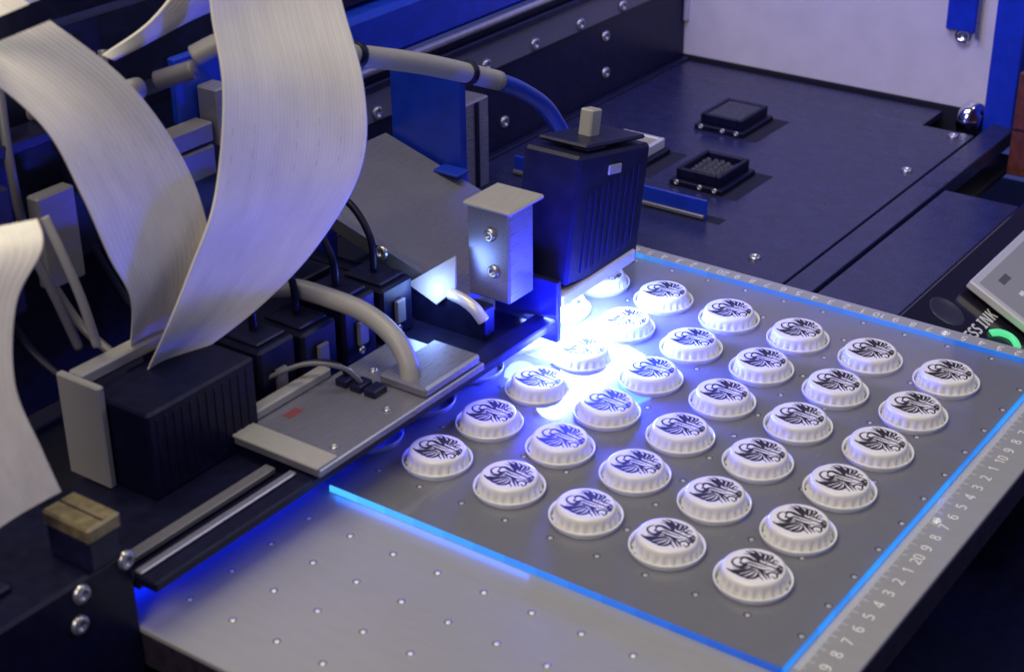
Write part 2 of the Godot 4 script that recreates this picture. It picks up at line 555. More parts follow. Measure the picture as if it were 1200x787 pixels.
func station(at: Vector3, label: String, rim: Material, pad: Material, open: bool) -> void:
	var t := thing("capping_station", label, "capping station", "capping stations on the service deck", at)
	# opening in the deck
	box("opening", Vector3(-2.3, -0.02, -3.0), Vector3(3.3, 0.015, 2.6), M.pit, t, 0.004)
	box("carrier", Vector3(-2.2, 0.02, -2.5), Vector3(2.1, 0.45, 2.5), M.dark, t, 0.06)
	var w := 0.34
	var lo := Vector3(-1.9, 0.45, -2.3)
	var hi := Vector3(1.7, 1.25, 2.1)
	box("rim", Vector3(lo.x, lo.y, lo.z), Vector3(lo.x + w, hi.y, hi.z), rim, t, 0.07)
	box("rim", Vector3(hi.x - w, lo.y, lo.z), Vector3(hi.x, hi.y, hi.z), rim, t, 0.07)
	box("rim", Vector3(lo.x + w + 0.005, lo.y, lo.z), Vector3(hi.x - w - 0.005, hi.y - 0.01, lo.z + w), rim, t, 0.07)
	box("rim", Vector3(lo.x + w + 0.005, lo.y, hi.z - w), Vector3(hi.x - w - 0.005, hi.y - 0.01, hi.z), rim, t, 0.07)
	if open:
		box("tray", Vector3(lo.x + w, 0.46, lo.z + w), Vector3(hi.x - w, 0.62, hi.z - w), pad, t, 0.02)
		var s := begin(0)
		for i in 5:
			for j in 6:
				var p := Vector3(lo.x + 0.65 + i * 0.57 + rng.randf_range(-0.1, 0.1), 0.6, lo.z + 0.7 + j * 0.58 + rng.randf_range(-0.1, 0.1))
				lathe_in(s, [[0.0, 0.34], [0.14, 0.3], [0.24, 0.14], [0.28, 0.0]], 8, Basis(), p)
		put("foam_bumps", done(s), pad, t).set_meta("kind", "stuff")
	else:
		box("foam_pad", Vector3(lo.x + w, 0.46, lo.z + w), Vector3(hi.x - w, 1.15, hi.z - w), M.terra_dark if M.has("terra_dark") else M.foam, t, 0.06)
	for p in [Vector3(-1.6, 0.3, 2.5), Vector3(0.3, 0.3, 2.5), Vector3(1.5, 0.3, 2.5)]:
		screw(p, Vector3(0, 0.3, 1), 0.2, M.steel, t)


func gantry() -> void:
	var g := thing("gantry_beam", "dark metal gantry beam with screwed rail along the printer's back", "gantry")
	box("side_plate", Vector3(-48.6, -3.0, -44.1), Vector3(-47.6, 3.6, 62), M.black, g, 0.05)
	var r := box("guide_rail", Vector3(-48.4, 3.6, -44.1), Vector3(-47.35, 5.9, 62), M.grey, g, 0.08)
	for k in 12:
		screw(Vector3(-47.35, 4.25, -33.3 + 6.23 * k), Vector3(1, 0, 0), 0.5, M.steel, r)
	for p in [Vector3(-47.6, 2.2, -31.2), Vector3(-47.6, -0.9, -31.3), Vector3(-47.6, -0.9, -17.1), Vector3(-47.6, 2.2, -17.0)]:
		screw(p, Vector3(1, 0, 0), 0.48, M.steel, g)
	box("lower_flange", Vector3(-47.55, -3.0, -44.0), Vector3(-46.9, -2.8, 62), M.black, g, 0.05)
	box("rail_lip", Vector3(-48.4, 5.95, -44.1), Vector3(-46.9, 6.5, 62), M.black, g, 0.1)
	box("rail_groove", Vector3(-48.4, 6.52, -44.1), Vector3(-47.3, 7.0, 62), M.dark, g, 0.05)
	put("linear_shaft", tube([Vector3(-47.1, 7.4, -44), Vector3(-47.1, 7.4, 0), Vector3(-47.1, 7.4, 62)], 0.32, 14, 2), M.steel, g)
	box("top_beam", Vector3(-56, 7.7, -44.1), Vector3(-47.2, 11.2, 8), M.uv_lit_blue, g, 0.4)  # same black beam, UV reflections painted blue on this stretch
	box("top_beam", Vector3(-56, 7.7, 8.1), Vector3(-47.2, 11.2, 62), M.black, g, 0.4)
	box("belt_cover", Vector3(-56, 11.25, -44.1), Vector3(-48.6, 13.6, 62), M.black, g, 0.3)
	box("top_beam_lid", Vector3(-60, 13.65, -44.1), Vector3(-49.8, 18, 62), M.black, g, 0.5)
	# block bolted to the plate, behind the carriage
	var b := box("end_stop", Vector3(-47.5, -3.0, -10.6), Vector3(-44.2, 3.7, -7.6), M.alu, g, 0.1)
	box("end_stop_strip", Vector3(-44.2, -2.8, -9.3), Vector3(-44.05, 3.6, -8.9), M.dark, b, 0.03)


# ==================================================================== bed
func bed() -> void:
	var t := thing("printer_bed", "flat grey metal printer bed with centimetre rulers along two edges", "printer bed")
	box("bed_plate", Vector3(-31, -0.28, -1.65), Vector3(2.42, 0.0, 42.7), M.bed, t, 0.05)
	box("bed_body", Vector3(-30.95, -2.0, -1.6), Vector3(2.36, -0.28, 42.65), M.bed_side, t, 0.06)
	var inner := box("vacuum_chamber", Vector3(-29, -5.6, 1.5), Vector3(-1, -2.0, 40), M.dark, t, 0.1)
	# suction holes: a white dome as painted glint and a dark ring as shade each, too small and too many to be picked apart
	var dome := lathe([[0.0, 0.045], [0.06, 0.045], [0.10, 0.035], [0.125, 0.005]], 10)
	var ring := lathe([[0.11, 0.012], [0.17, 0.012], [0.18, 0.002]], 14)
	var spots: Array = []
	for i in 13:
		for j in 17:
			var p := Vector3(-0.48 - 2.468 * i, 0.0, 40.15 - 2.487 * j)
			if p.x > -29.8 and p.z > 0.3:
				spots.append(p)
	for a in [["suction_hole_glints", dome, M.glint_and_screw], ["suction_hole_shade", ring, M.hole_shade]]:
		var mm := MultiMesh.new()
		mm.transform_format = MultiMesh.TRANSFORM_3D
		mm.mesh = a[1]
		mm.instance_count = spots.size()
		for i in spots.size():
			var off := Vector3(0.035, 0, 0.03) if a[1] == dome else Vector3.ZERO
			mm.set_instance_transform(i, Transform3D(Basis(), (spots[i] + off) * S))
		var mi := MultiMeshInstance3D.new()
		mi.name = a[0]
		mi.multimesh = mm
		mi.material_override = a[2]
		mi.set_meta("kind", "stuff")
		t.add_child(mi, true)
	# rulers
	var font := SystemFont.new()
	font.font_names = PackedStringArray(["Droid Sans"])
	for side in 2:
		var s := begin()
		var last := 297 if side == 0 else 285
		for k in range(0, last + 1):
			var far_in := 0.62 if k % 10 == 0 else 0.48 if k % 5 == 0 else 0.34
			var w := 0.016
			if side == 0:
				bevel(s, Vector3(0.14, 0.001, k * 0.1 - w), Vector3(0.14 + far_in, 0.004, k * 0.1 + w), 0.001)
			else:
				bevel(s, Vector3(-k * 0.1 - w, 0.001, -0.14 - far_in), Vector3(-k * 0.1 + w, 0.004, -0.14), 0.001)
		var r := put("ruler_scale", done(s), M.tick, t)
		for k in range(1, 30 if side == 0 else 29):
			var tm := TextMesh.new()
			tm.font = font
			tm.font_size = 24
			tm.text = str(k) if k % 10 == 0 else str(k % 10)
			tm.pixel_size = 0.70 * S / 24.0
			tm.depth = 0.00006
			tm.horizontal_alignment = HORIZONTAL_ALIGNMENT_CENTER
			tm.vertical_alignment = VERTICAL_ALIGNMENT_CENTER
			if side == 0:
				put("ruler_number", tm, M.ink, r, Transform3D(Basis(Vector3(0, 0, -1), Vector3(-1, 0, 0), Vector3(0, 1, 0)), c(1.22, 0.006, k)))
			else:
				put("ruler_number", tm, M.ink, r, Transform3D(Basis(Vector3(-1, 0, 0), Vector3(0, 0, 1), Vector3(0, 1, 0)), c(-k, 0.006, -1.02)))
	screw(Vector3(0.78, 0.0, 16.75), Vector3.UP, 0.22, M.glint_and_screw, t)
	screw(Vector3(-6.1, 0.0, -0.95), Vector3.UP, 0.22, M.glint_and_screw, t)


# ==================================================================== acrylic jig
const CX := -3.832
const CZ := 25.577
const DX := 4.243
const DZ := 4.215
const X0 := -29.3
const Z1 := 30.35
const TOP := 0.30


func sheet() -> void:
	var t := thing("acrylic_sheet", "clear acrylic sheet with round nests for the caps and glowing blue edges", "acrylic sheet")
	# top face with 36 round openings, their walls, and the borders round the grid
	var s := begin()
	var g := begin(0)
	var R := 1.66
	var seg := 48
	var x_lo := CX - 5.5 * DX
	var x_hi := CX + 0.5 * DX
	var z_lo := CZ - 5.5 * DZ
	var z_hi := CZ + 0.5 * DZ
	for i in 6:
		for j in 6:
			var m := Vector3(CX - j * DX, TOP, CZ - i * DZ)
			for k in seg:
				var a0 := TAU * k / seg
				var a1 := TAU * (k + 1) / seg
				var d0 := Vector3(cos(a0), 0, sin(a0))
				var d1 := Vector3(cos(a1), 0, sin(a1))
				var q0 := m + d0 * (1.0 / maxf(absf(d0.x) / (DX / 2), absf(d0.z) / (DZ / 2)))
				var q1 := m + d1 * (1.0 / maxf(absf(d1.x) / (DX / 2), absf(d1.z) / (DZ / 2)))
				quad(s, m + d0 * R, m + d1 * R, q1, q0, Vector3.UP)
				# lip of the opening, its edge glow painted white
				quad(g, m + d0 * (R + 0.0) + Vector3(0, 0.004, 0), m + d1 * (R + 0.0) + Vector3(0, 0.004, 0), m + d1 * (R - 0.05) - Vector3(0, 0.05, 0), m + d0 * (R - 0.05) - Vector3(0, 0.05, 0), -d0 + Vector3.UP)
				quad(g, m + d0 * (R - 0.05) - Vector3(0, 0.05, 0), m + d1 * (R - 0.05) - Vector3(0, 0.05, 0), m + d1 * (R - 0.05) - Vector3(0, 0.29, 0), m + d0 * (R - 0.05) - Vector3(0, 0.29, 0), -d0)
				quad(g, m + d0 * R + Vector3(0, 0.004, 0), m + d1 * R + Vector3(0, 0.004, 0), m + d1 * (R + 0.04) + Vector3(0, 0.02, 0), m + d0 * (R + 0.04) + Vector3(0, 0.02, 0), Vector3.UP)
				quad(g, m + d0 * (R + 0.04) + Vector3(0, 0.02, 0), m + d1 * (R + 0.04) + Vector3(0, 0.02, 0), m + d1 * (R + 0.06) - Vector3(0, 0.1, 0), m + d0 * (R + 0.06) - Vector3(0, 0.1, 0), d0 + Vector3.UP * 0.5)
	var o := TOP * Vector3.UP
	for r in [[X0, x_lo, 0.0, Z1], [x_hi, 0.0, 0.0, Z1], [x_lo, x_hi, 0.0, z_lo], [x_lo, x_hi, z_hi, Z1]]:
		quad(s, o + Vector3(r[0], 0, r[2]), o + Vector3(r[1], 0, r[2]), o + Vector3(r[1], 0, r[3]), o + Vector3(r[0], 0, r[3]), Vector3.UP)
	put("sheet_face", done(s), M.acrylic, t)
	put("nest_rims", done(g), M.rim_lip if M.has("rim_lip") else glow_lip(), t).set_meta("kind", "stuff")
	# edges that pipe the lamp's light: brightest next to the lamp
	var wave := FastNoiseLite.new()
	wave.seed = 6
	wave.frequency = 0.12
	var parts := 20
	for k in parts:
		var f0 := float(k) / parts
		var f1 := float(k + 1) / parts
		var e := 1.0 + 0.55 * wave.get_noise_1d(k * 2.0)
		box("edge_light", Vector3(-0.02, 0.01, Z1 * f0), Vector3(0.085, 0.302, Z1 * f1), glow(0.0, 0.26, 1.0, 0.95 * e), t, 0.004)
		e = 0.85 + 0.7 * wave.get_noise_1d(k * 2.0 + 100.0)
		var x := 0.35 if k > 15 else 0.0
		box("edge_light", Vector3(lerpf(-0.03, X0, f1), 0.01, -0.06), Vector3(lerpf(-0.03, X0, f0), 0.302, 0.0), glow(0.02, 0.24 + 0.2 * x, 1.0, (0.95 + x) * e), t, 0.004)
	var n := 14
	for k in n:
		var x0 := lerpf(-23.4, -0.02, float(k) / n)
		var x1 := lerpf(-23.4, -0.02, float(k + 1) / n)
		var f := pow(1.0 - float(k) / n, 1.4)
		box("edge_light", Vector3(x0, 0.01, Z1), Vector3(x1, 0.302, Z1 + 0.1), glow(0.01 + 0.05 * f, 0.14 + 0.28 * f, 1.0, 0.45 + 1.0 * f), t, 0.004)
	area("edge_light_glow", Vector3(-17.5, 0.2, Z1 + 0.16), Vector3(-17.5, 0.0, Z1 + 1.4), Vector2(0.11, 0.003), Color(0.12, 0.4, 1.0), 0.0006, t)
	area("edge_light_glow", Vector3(0.16, 0.2, 15), Vector3(1.4, 0.0, 15), Vector2(0.003, 0.28), Color(0.1, 0.4, 1.0), 0.0005, t)


func glow_lip() -> StandardMaterial3D:
	return flat(0.82, 0.83, 0.88, 0.2)  # white base colour stands in for the glowing cut edge


# ==================================================================== caps
func caps() -> void:
	# body: fluted crown cap
	var prof := [[1.24, 0.800], [1.29, 0.788], [1.335, 0.755], [1.365, 0.70], [1.385, 0.63], [1.40, 0.53], [1.425, 0.40], [1.465, 0.25], [1.52, 0.11], [1.56, 0.03], [1.57, 0.0]]
	var s := begin(0)
	var seg := 168
	var pt := func(k: int, j: int) -> Vector3:
		var a := TAU * k / seg
		var p: Array = prof[j]
		var f := smoothstep(0.60, 0.22, p[1])
		var wave := pow(0.5 + 0.5 * cos(a * 21.0), 0.6)
		var r: float = p[0] - f * 0.15 * (1.0 - wave)
		return Vector3(cos(a) * r, p[1], sin(a) * r)
	for k in seg:
		for j in prof.size() - 1:
			var a: Vector3 = pt.call(k, j)
			var b: Vector3 = pt.call(k + 1, j)
			var d: Vector3 = pt.call(k + 1, j + 1)
			var e: Vector3 = pt.call(k, j + 1)
			quad(s, a, b, d, e, a + b + Vector3(0, 0.5, 0))
	var body := done(s)
	# printed top: a disc whose up direction is where the prints point
	var rt := Vector3(0.814, 0, -0.580)
	var up := Vector3(-0.580, 0, -0.814)
	var t := SurfaceTool.new()
	t.begin(Mesh.PRIMITIVE_TRIANGLES)
	for k in 64:
		for q in [-1, k, k + 1]:
			var d := Vector2.ZERO if q < 0 else Vector2(cos(TAU * q / 64), sin(TAU * q / 64))
			t.set_normal(Vector3.UP)
			t.set_uv(Vector2(0.5 + d.x * 0.5, 0.5 - d.y * 0.5))
			t.add_vertex((rt * d.x + up * d.y) * 1.24 * S + Vector3(0, 0.800 * S, 0))
	var disc := t.commit()
	# counter-clockwise as seen from above would show its back; turn the order
	disc = turned(disc)
	var row_name := ["front row", "second row from the front", "third row from the front", "fourth row from the front", "fifth row from the front", "back row by far ruler"]
	var col_name := ["at the right end", "second from the right", "third from the right", "fourth from the right", "fifth from the right", "half hidden by lamp"]
	var first: Node3D = null
	for i in 6:
		for j in 6:
			if j == 5 and i < 3:
				continue
			var o: Node3D
			if first == null:
				o = Node3D.new()
				first = o
				put("crown", body, M.cap, o)
				put("printed_top", disc, M.print, o)
			else:
				o = first.duplicate()
			o.name = numbered("bottle_cap")
			add_child(o, true)
			o.position = c(CX - j * DX + rng.randf_range(-0.03, 0.03), 0.035, CZ - i * DZ + rng.randf_range(-0.03, 0.03))
			o.rotation = Vector3(rng.randf_range(-0.02, 0.02), 0, rng.randf_range(-0.02, 0.02))
			o.get_child(0).rotation.y = rng.randf_range(0, 6.0)
			o.get_child(1).rotation.y = rng.randf_range(-0.07, 0.07)
			var where: String = row_name[i] + ", " + col_name[j]
			if j == 5 and i != 5:
				where = row_name[i] + ", left end, beside the lamp glare"
			tag(o, "white cap, black winged print, %s" % where, "bottle cap", "white bottle caps in the acrylic sheet")


func turned(m: ArrayMesh) -> ArrayMesh:
	var a := m.surface_get_arrays(0)
	var v: PackedVector3Array = a[Mesh.ARRAY_VERTEX]
	if (v[2] - v[0]).cross(v[1] - v[0]).y > 0.0:
		return m
	var t := SurfaceTool.new()
	t.begin(Mesh.PRIMITIVE_TRIANGLES)
	var uv: PackedVector2Array = a[Mesh.ARRAY_TEX_UV]
	for k in range(0, v.size(), 3):
		for q in [0, 2, 1]:
			t.set_normal(Vector3.UP)
			t.set_uv(uv[k + q])
			t.add_vertex(v[k + q])
	return t.commit()


# ==================================================================== carriage
func carriage() -> void:
	var t := thing("print_carriage", "dark print carriage with metal covers and glowing ultraviolet lamp head", "print carriage")
	# long lower bar along the bed with rails on its top
	var bar := box("lower_bar", Vector3(-23.2, 2.05, 13.9), Vector3(-21.85, 2.55, 42.55), M.dark, t, 0.08)
	box("bar_rail", Vector3(-23.1, 2.56, 33.2), Vector3(-22.7, 2.72, 42.5), M.alu, bar, 0.05)
	box("bar_rail", Vector3(-24.6, 2.2, 33.2), Vector3(-24.0, 2.5, 42.5), M.grey, bar, 0.05)
	box("under_plate", Vector3(-31, 1.75, 14), Vector3(-22.95, 2.1, 42.5), M.dark, t, 0.05)
	# head tray
	var tray := box("head_tray", Vector3(-27.0, 2.6, 20.6), Vector3(-21.6, 3.0, 32.9), M.alu, t, 0.06)
	box("tray_end_strip", Vector3(-27.0, 3.0, 31.6), Vector3(-21.65, 3.16, 33.0), M.pale, tray, 0.05)
	box("tray_back_strip", Vector3(-27.6, 3.0, 26.0), Vector3(-26.9, 3.5, 33.0), M.pale, tray, 0.08)
	box("tray_connector", Vector3(-24.6, 3.0, 20.8), Vector3(-21.7, 3.55, 25.2), M.alu, tray, 0.12)
	box("tray_label", Vector3(-26.3, 3.0, 29.3), Vector3(-25.8, 3.02, 30.2), M.red, tray, 0.004)
	for p in [Vector3(-22.6, 3.0, 27.0), Vector3(-22.4, 3.0, 31.0), Vector3(-25.6, 3.0, 24.4)]:
		screw(p, Vector3.UP, 0.22, M.steel, tray)
	put("tray_hose", tube([Vector3(-31.6, 6.2, 25.4), Vector3(-30.2, 6.35, 24.7), Vector3(-28.4, 6.2, 24.3), Vector3(-26.2, 5.9, 24.1), Vector3(-24.4, 5.2, 24.2), Vector3(-23.4, 4.2, 24.4), Vector3(-23.1, 3.3, 24.6)], 0.5, 14, 10), M.pale, t)
	# near end block
	var blk := box("end_block", Vector3(-46, -6, 42.6), Vector3(-23.0, 3.85, 62), M.dark, t, 0.15)
	for p in [Vector3(-23, 3.25, 45.3), Vector3(-23, 1.95, 45.6), Vector3(-23, 3.5, 42.95)]:
		screw(p, Vector3(1, 0, 0), 0.42, M.steel, blk)
	box("block_flange", Vector3(-31, 3.85, 47.2), Vector3(-24.6, 4.15, 52), M.black, blk, 0.08)
	var br := box("brass_block", Vector3(-25.4, 5.3, 43.1), Vector3(-22.7, 6.0, 44.8), M.brass, t, 0.1)
	box("brass_groove", Vector3(-25.3, 6.0, 43.9), Vector3(-22.8, 6.03, 43.98), M.dark, br, 0.01)
	box("brass_stand", Vector3(-25.4, 3.85, 43.15), Vector3(-22.9, 5.3, 44.7), M.black, t, 0.1)
	# angle bracket round the head block
	var ab := box("angle_bracket", Vector3(-31.9, 2.1, 37.9), Vector3(-29.2, 7.2, 38.3), M.pale, t, 0.08)
	box("bracket_arm", Vector3(-31.6, 6.6, 30.6), Vector3(-30.7, 7.2, 37.85), M.pale, ab, 0.08)
	box("head_block", Vector3(-30.6, 2.1, 31.2), Vector3(-26.8, 6.4, 37.8), M.dark, t, 0.12)
	for k in 12:
		box("head_fin", Vector3(-26.8, 2.6, 31.7 + 0.5 * k), Vector3(-26.76, 6.0, 31.85 + 0.5 * k), M.dark, t, 0.015)
	# sloping head cover of sheet metal
	var A := Vector3(-38.6, 7.5, 16.5)
	var B := Vector3(-25.9, 3.75, 16.5)
	var cov := plate("head_cover", [A, B, B + Vector3(0, -0.5, 0), A + Vector3(0, -0.5, 0)], Vector3(0, 0, -9.2), M.alu, t)
	var rim_ := plate("cover_rim", [A + Vector3(0.1, 0.25, 0.05), B + Vector3(0.1, 0.25, 0.05), B + Vector3(0, -0.55, 0.05), A + Vector3(0, -0.55, 0.05)], Vector3(0, 0, 0.5), M.steel, cov)
	for f in [0.3, 0.6]:
		var p := A.lerp(B, f) + Vector3(0, 0.0, 0.55)
		screw(p, Vector3(0, 0.2, 1), 0.4, M.steel, rim_)
	box("cover_end", Vector3(-25.9, 3.9, 14.0), Vector3(-23.2, 8.9, 16.2), M.alu, t, 0.12)
	box("cover_end_cap", Vector3(-26.1, 8.9, 13.2), Vector3(-23.05, 9.15, 16.3), M.pale, t, 0.1)
	for p in [Vector3(-24.4, 7.6, 16.2), Vector3(-24.2, 5.6, 16.2)]:
		screw(p, Vector3(0, 0, 1), 0.36, M.steel, t)
	box("cover_skirt", Vector3(-38, 1.9, 16.4), Vector3(-24, 3.9, 17.4), M.dark, t, 0.1)
	# tall black panel behind the cover, UV light painted blue, with its bracket
	var pan := box("uv_lit_panel", Vector3(-38.4, 4.4, 6.4), Vector3(-33.2, 11.8, 7.0), M.uv_lit_blue, t, 0.08)
	box("panel_foot", Vector3(-34.4, 6.2, 7.05), Vector3(-32.6, 6.4, 8.2), M.uv_lit_blue, pan, 0.05)
	lamp_head(t)
	for k in 5:
		var z := 27.0 + 3.1 * k
		put("ink_line", tube([Vector3(-39.6, 17.5, z), Vector3(-38.6, 14.0, z + 0.8), Vector3(-38.9, 10.0, z + 0.2), Vector3(-37.4, 6.0, z - 0.6), Vector3(-35.4, 4.4, z - 1.0)], 0.24, 10, 8), M.dark if k % 2 else M.grey, t)
	box("cable_tray", Vector3(-40.4, 14.4, 22), Vector3(-38.6, 15.0, 44), M.black, t, 0.08)
	box("valve_block", Vector3(-40.2, 8.2, 24), Vector3(-38.4, 11.6, 31), M.dark, t, 0.12)
	for k in 4:
		var z := 18.2 + 3.0 * k
		var hm := box("print_head_module", Vector3(-31.2, 2.1, z), Vector3(-28.0, 5.2 + 0.35 * (k % 2), z + 2.5), M.dark, t, 0.15)
		box("module_lid", Vector3(-30.8, 5.2 + 0.35 * (k % 2), z + 0.25), Vector3(-28.4, 5.4 + 0.35 * (k % 2), z + 2.2), M.black, hm, 0.06)
		box("module_clip", Vector3(-28.0, 3.0, z + 0.9), Vector3(-27.75, 4.3, z + 1.6), M.grey, hm, 0.05)
		put("ink_tube", tube([Vector3(-29.6, 5.5, z + 1.2), Vector3(-29.9, 7.2, z + 1.0), Vector3(-31.6, 8.6, z + 0.6), Vector3(-34.4, 9.2, z + 0.5)], 0.2, 10, 8), M.dark, hm)
		screw(Vector3(-28.0, 2.6, z + 1.25), Vector3(1, 0, 0), 0.22, M.steel, hm)
	for k in 3:
		box("terminal_block", Vector3(-26.2 + 0.9 * k, 3.0, 25.6), Vector3(-25.5 + 0.9 * k, 3.4, 26.6), M.black, tray, 0.06)
	put("signal_wire", tube([Vector3(-25.8, 3.3, 26.0), Vector3(-26.2, 4.1, 26.4), Vector3(-27.2, 4.3, 27.4), Vector3(-28.4, 3.6, 28.6)], 0.12, 8, 8), M.dark, tray)
	put("signal_wire", tube([Vector3(-24.9, 3.3, 26.1), Vector3(-25.4, 4.3, 26.8), Vector3(-26.8, 4.6, 28.0), Vector3(-28.4, 3.8, 29.4)], 0.12, 8, 8), M.grey, tray)
	# carriage frame behind the flat cables
	box("back_plate", Vector3(-41.5, 0, 10), Vector3(-40.5, 19, 62), M.black, t, 0.1)
	box("frame_post", Vector3(-36.8, 8.6, 32.6), Vector3(-36, 13.2, 34.8), M.grey, t, 0.1)
	box("frame_post", Vector3(-37.2, 10.8, 23.6), Vector3(-36, 12.4, 26.8), M.grey, t, 0.1)
	box("frame_post", Vector3(-37.2, 12.55, 23.6), Vector3(-36, 13.6, 26.8), M.grey, t, 0.1)
	box("frame_post", Vector3(-37.2, 12.2, 22.2), Vector3(-35.8, 15.2, 23.4), M.alu, t, 0.1)
	box("frame_plate", Vector3(-37.8, 13.4, 20.4), Vector3(-37.3, 16.8, 24.6), M.uv_lit_blue, t, 0.08)
	box("frame_plate", Vector3(-37, 8, 36), Vector3(-36.2, 14.2, 42), M.black, t, 0.1)
	box("manifold", Vector3(-36, 2.1, 19), Vector3(-31.5, 4.8, 30), M.dark, t, 0.15)
	box("manifold_cover", Vector3(-36, 4.85, 20), Vector3(-32, 5.4, 23.5), M.dark, t, 0.1)


func lamp_head(t: Node3D) -> void:
	var lean := Basis(Vector3.RIGHT, deg_to_rad(-11.0))
	var h := box("lamp_housing", Vector3(-25.6, 3.2, 5.0), Vector3(-22.0, 10.2, 12.2), M.black, t, 0.18, lean)
	for k in 9:
		var p := Vector3(-22.0, 4.2, 5.9 + 0.62 * k)
		box("housing_fin", p, p + Vector3(0.07, 4.4, 0.22), M.black, h, 0.04, lean)
	box("housing_cap", Vector3(-25.4, 10.3, 4.6), Vector3(-22.2, 10.55, 10.6), M.black, h, 0.12, lean)
	box("plug", Vector3(-24.3, 10.4, 7.2), Vector3(-23.5, 12.0, 8.2), M.pale, h, 0.08, lean)
	box("name_plate", Vector3(-22.05, 8.9, 7.6), Vector3(-21.9, 9.4, 8.8), M.pale, h, 0.02, lean)
	box("cap_plate", Vector3(-23.4, 10.5, 8.4), Vector3(-22.4, 10.62, 10.2), M.grey, h, 0.03, lean)
	var fl := box("lamp_flange", Vector3(-26.4, 2.95, 6.0), Vector3(-21.85, 3.7, 13.3), M.silver, t, 0.08)
	box("lamp_shield", Vector3(-26.0, 1.05, 13.35), Vector3(-21.9, 4.6, 13.75), M.black, t, 0.06)
	# the lamp's window under the flange and its light
	var s := begin()
	bevel(s, Vector3(-26.2, 2.72, 7.0), Vector3(-22.2, 2.94, 12.6), 0.04)
	put("lamp_window", done(s), glow(0.45, 0.55, 1.0, 6.0), fl)
	area("lamp_and_added_light", Vector3(-22.3, 2.6, 10.4), Vector3(-21.7, 0, 10.4), Vector2(0.035, 0.075), Color(0.30, 0.42, 1.0).linear_to_srgb(), 0.032, t)
	area("lamp_and_added_light", Vector3(-22.3, 2.5, 10.4), Vector3(-21.4, 0, 10.6), Vector2(0.035, 0.075), Color(0.006, 0.04, 1.0).linear_to_srgb(), 0.10, t)
	omni("lamp_and_added_light", Vector3(-23.5, 1.55, 14.8), Color(0.20, 0.28, 1.0).linear_to_srgb(), 0.0022, 0.008, t)  # added omni outside the shield for the glare beside it
	# bracket past the cover, whitened by the added omni beside it
	var w := plate("lamp_bracket", [Vector3(-29.0, 4.15, 17.5), Vector3(-26.1, 6.3, 16.9), Vector3(-25.8, 4.6, 17.4), Vector3(-26.8, 3.6, 17.8)], Vector3(0, -0.04, -0.14), M.pale, t)
	put("bracket_pipe", tube([Vector3(-26.1, 4.3, 17.4), Vector3(-25.2, 4.2, 17.5), Vector3(-24.5, 3.9, 17.5), Vector3(-24.0, 3.3, 17.4)], 0.33), M.silver, w)
	omni("lamp_and_added_light", Vector3(-27.0, 4.6, 18.3), Color(0.25, 0.42, 1.0).linear_to_srgb(), 0.0016, 0.004, t)  # added light that burns the bracket white
	area("lamp_and_added_light", Vector3(-26.5, 1.3, 33), Vector3(-24.5, 0, 33), Vector2(0.2, 0.006), Color(0.03, 0.14, 1.0), 0.0045, t)  # added strip light for the blue shade under the bar
	omni("lamp_and_added_light", Vector3(-21.3, 2.3, 15.0), Color(0.02, 0.03, 1.0).linear_to_srgb(), 0.045, 0.01, t)  # added blue fill standing in for light scattered round the lamp head


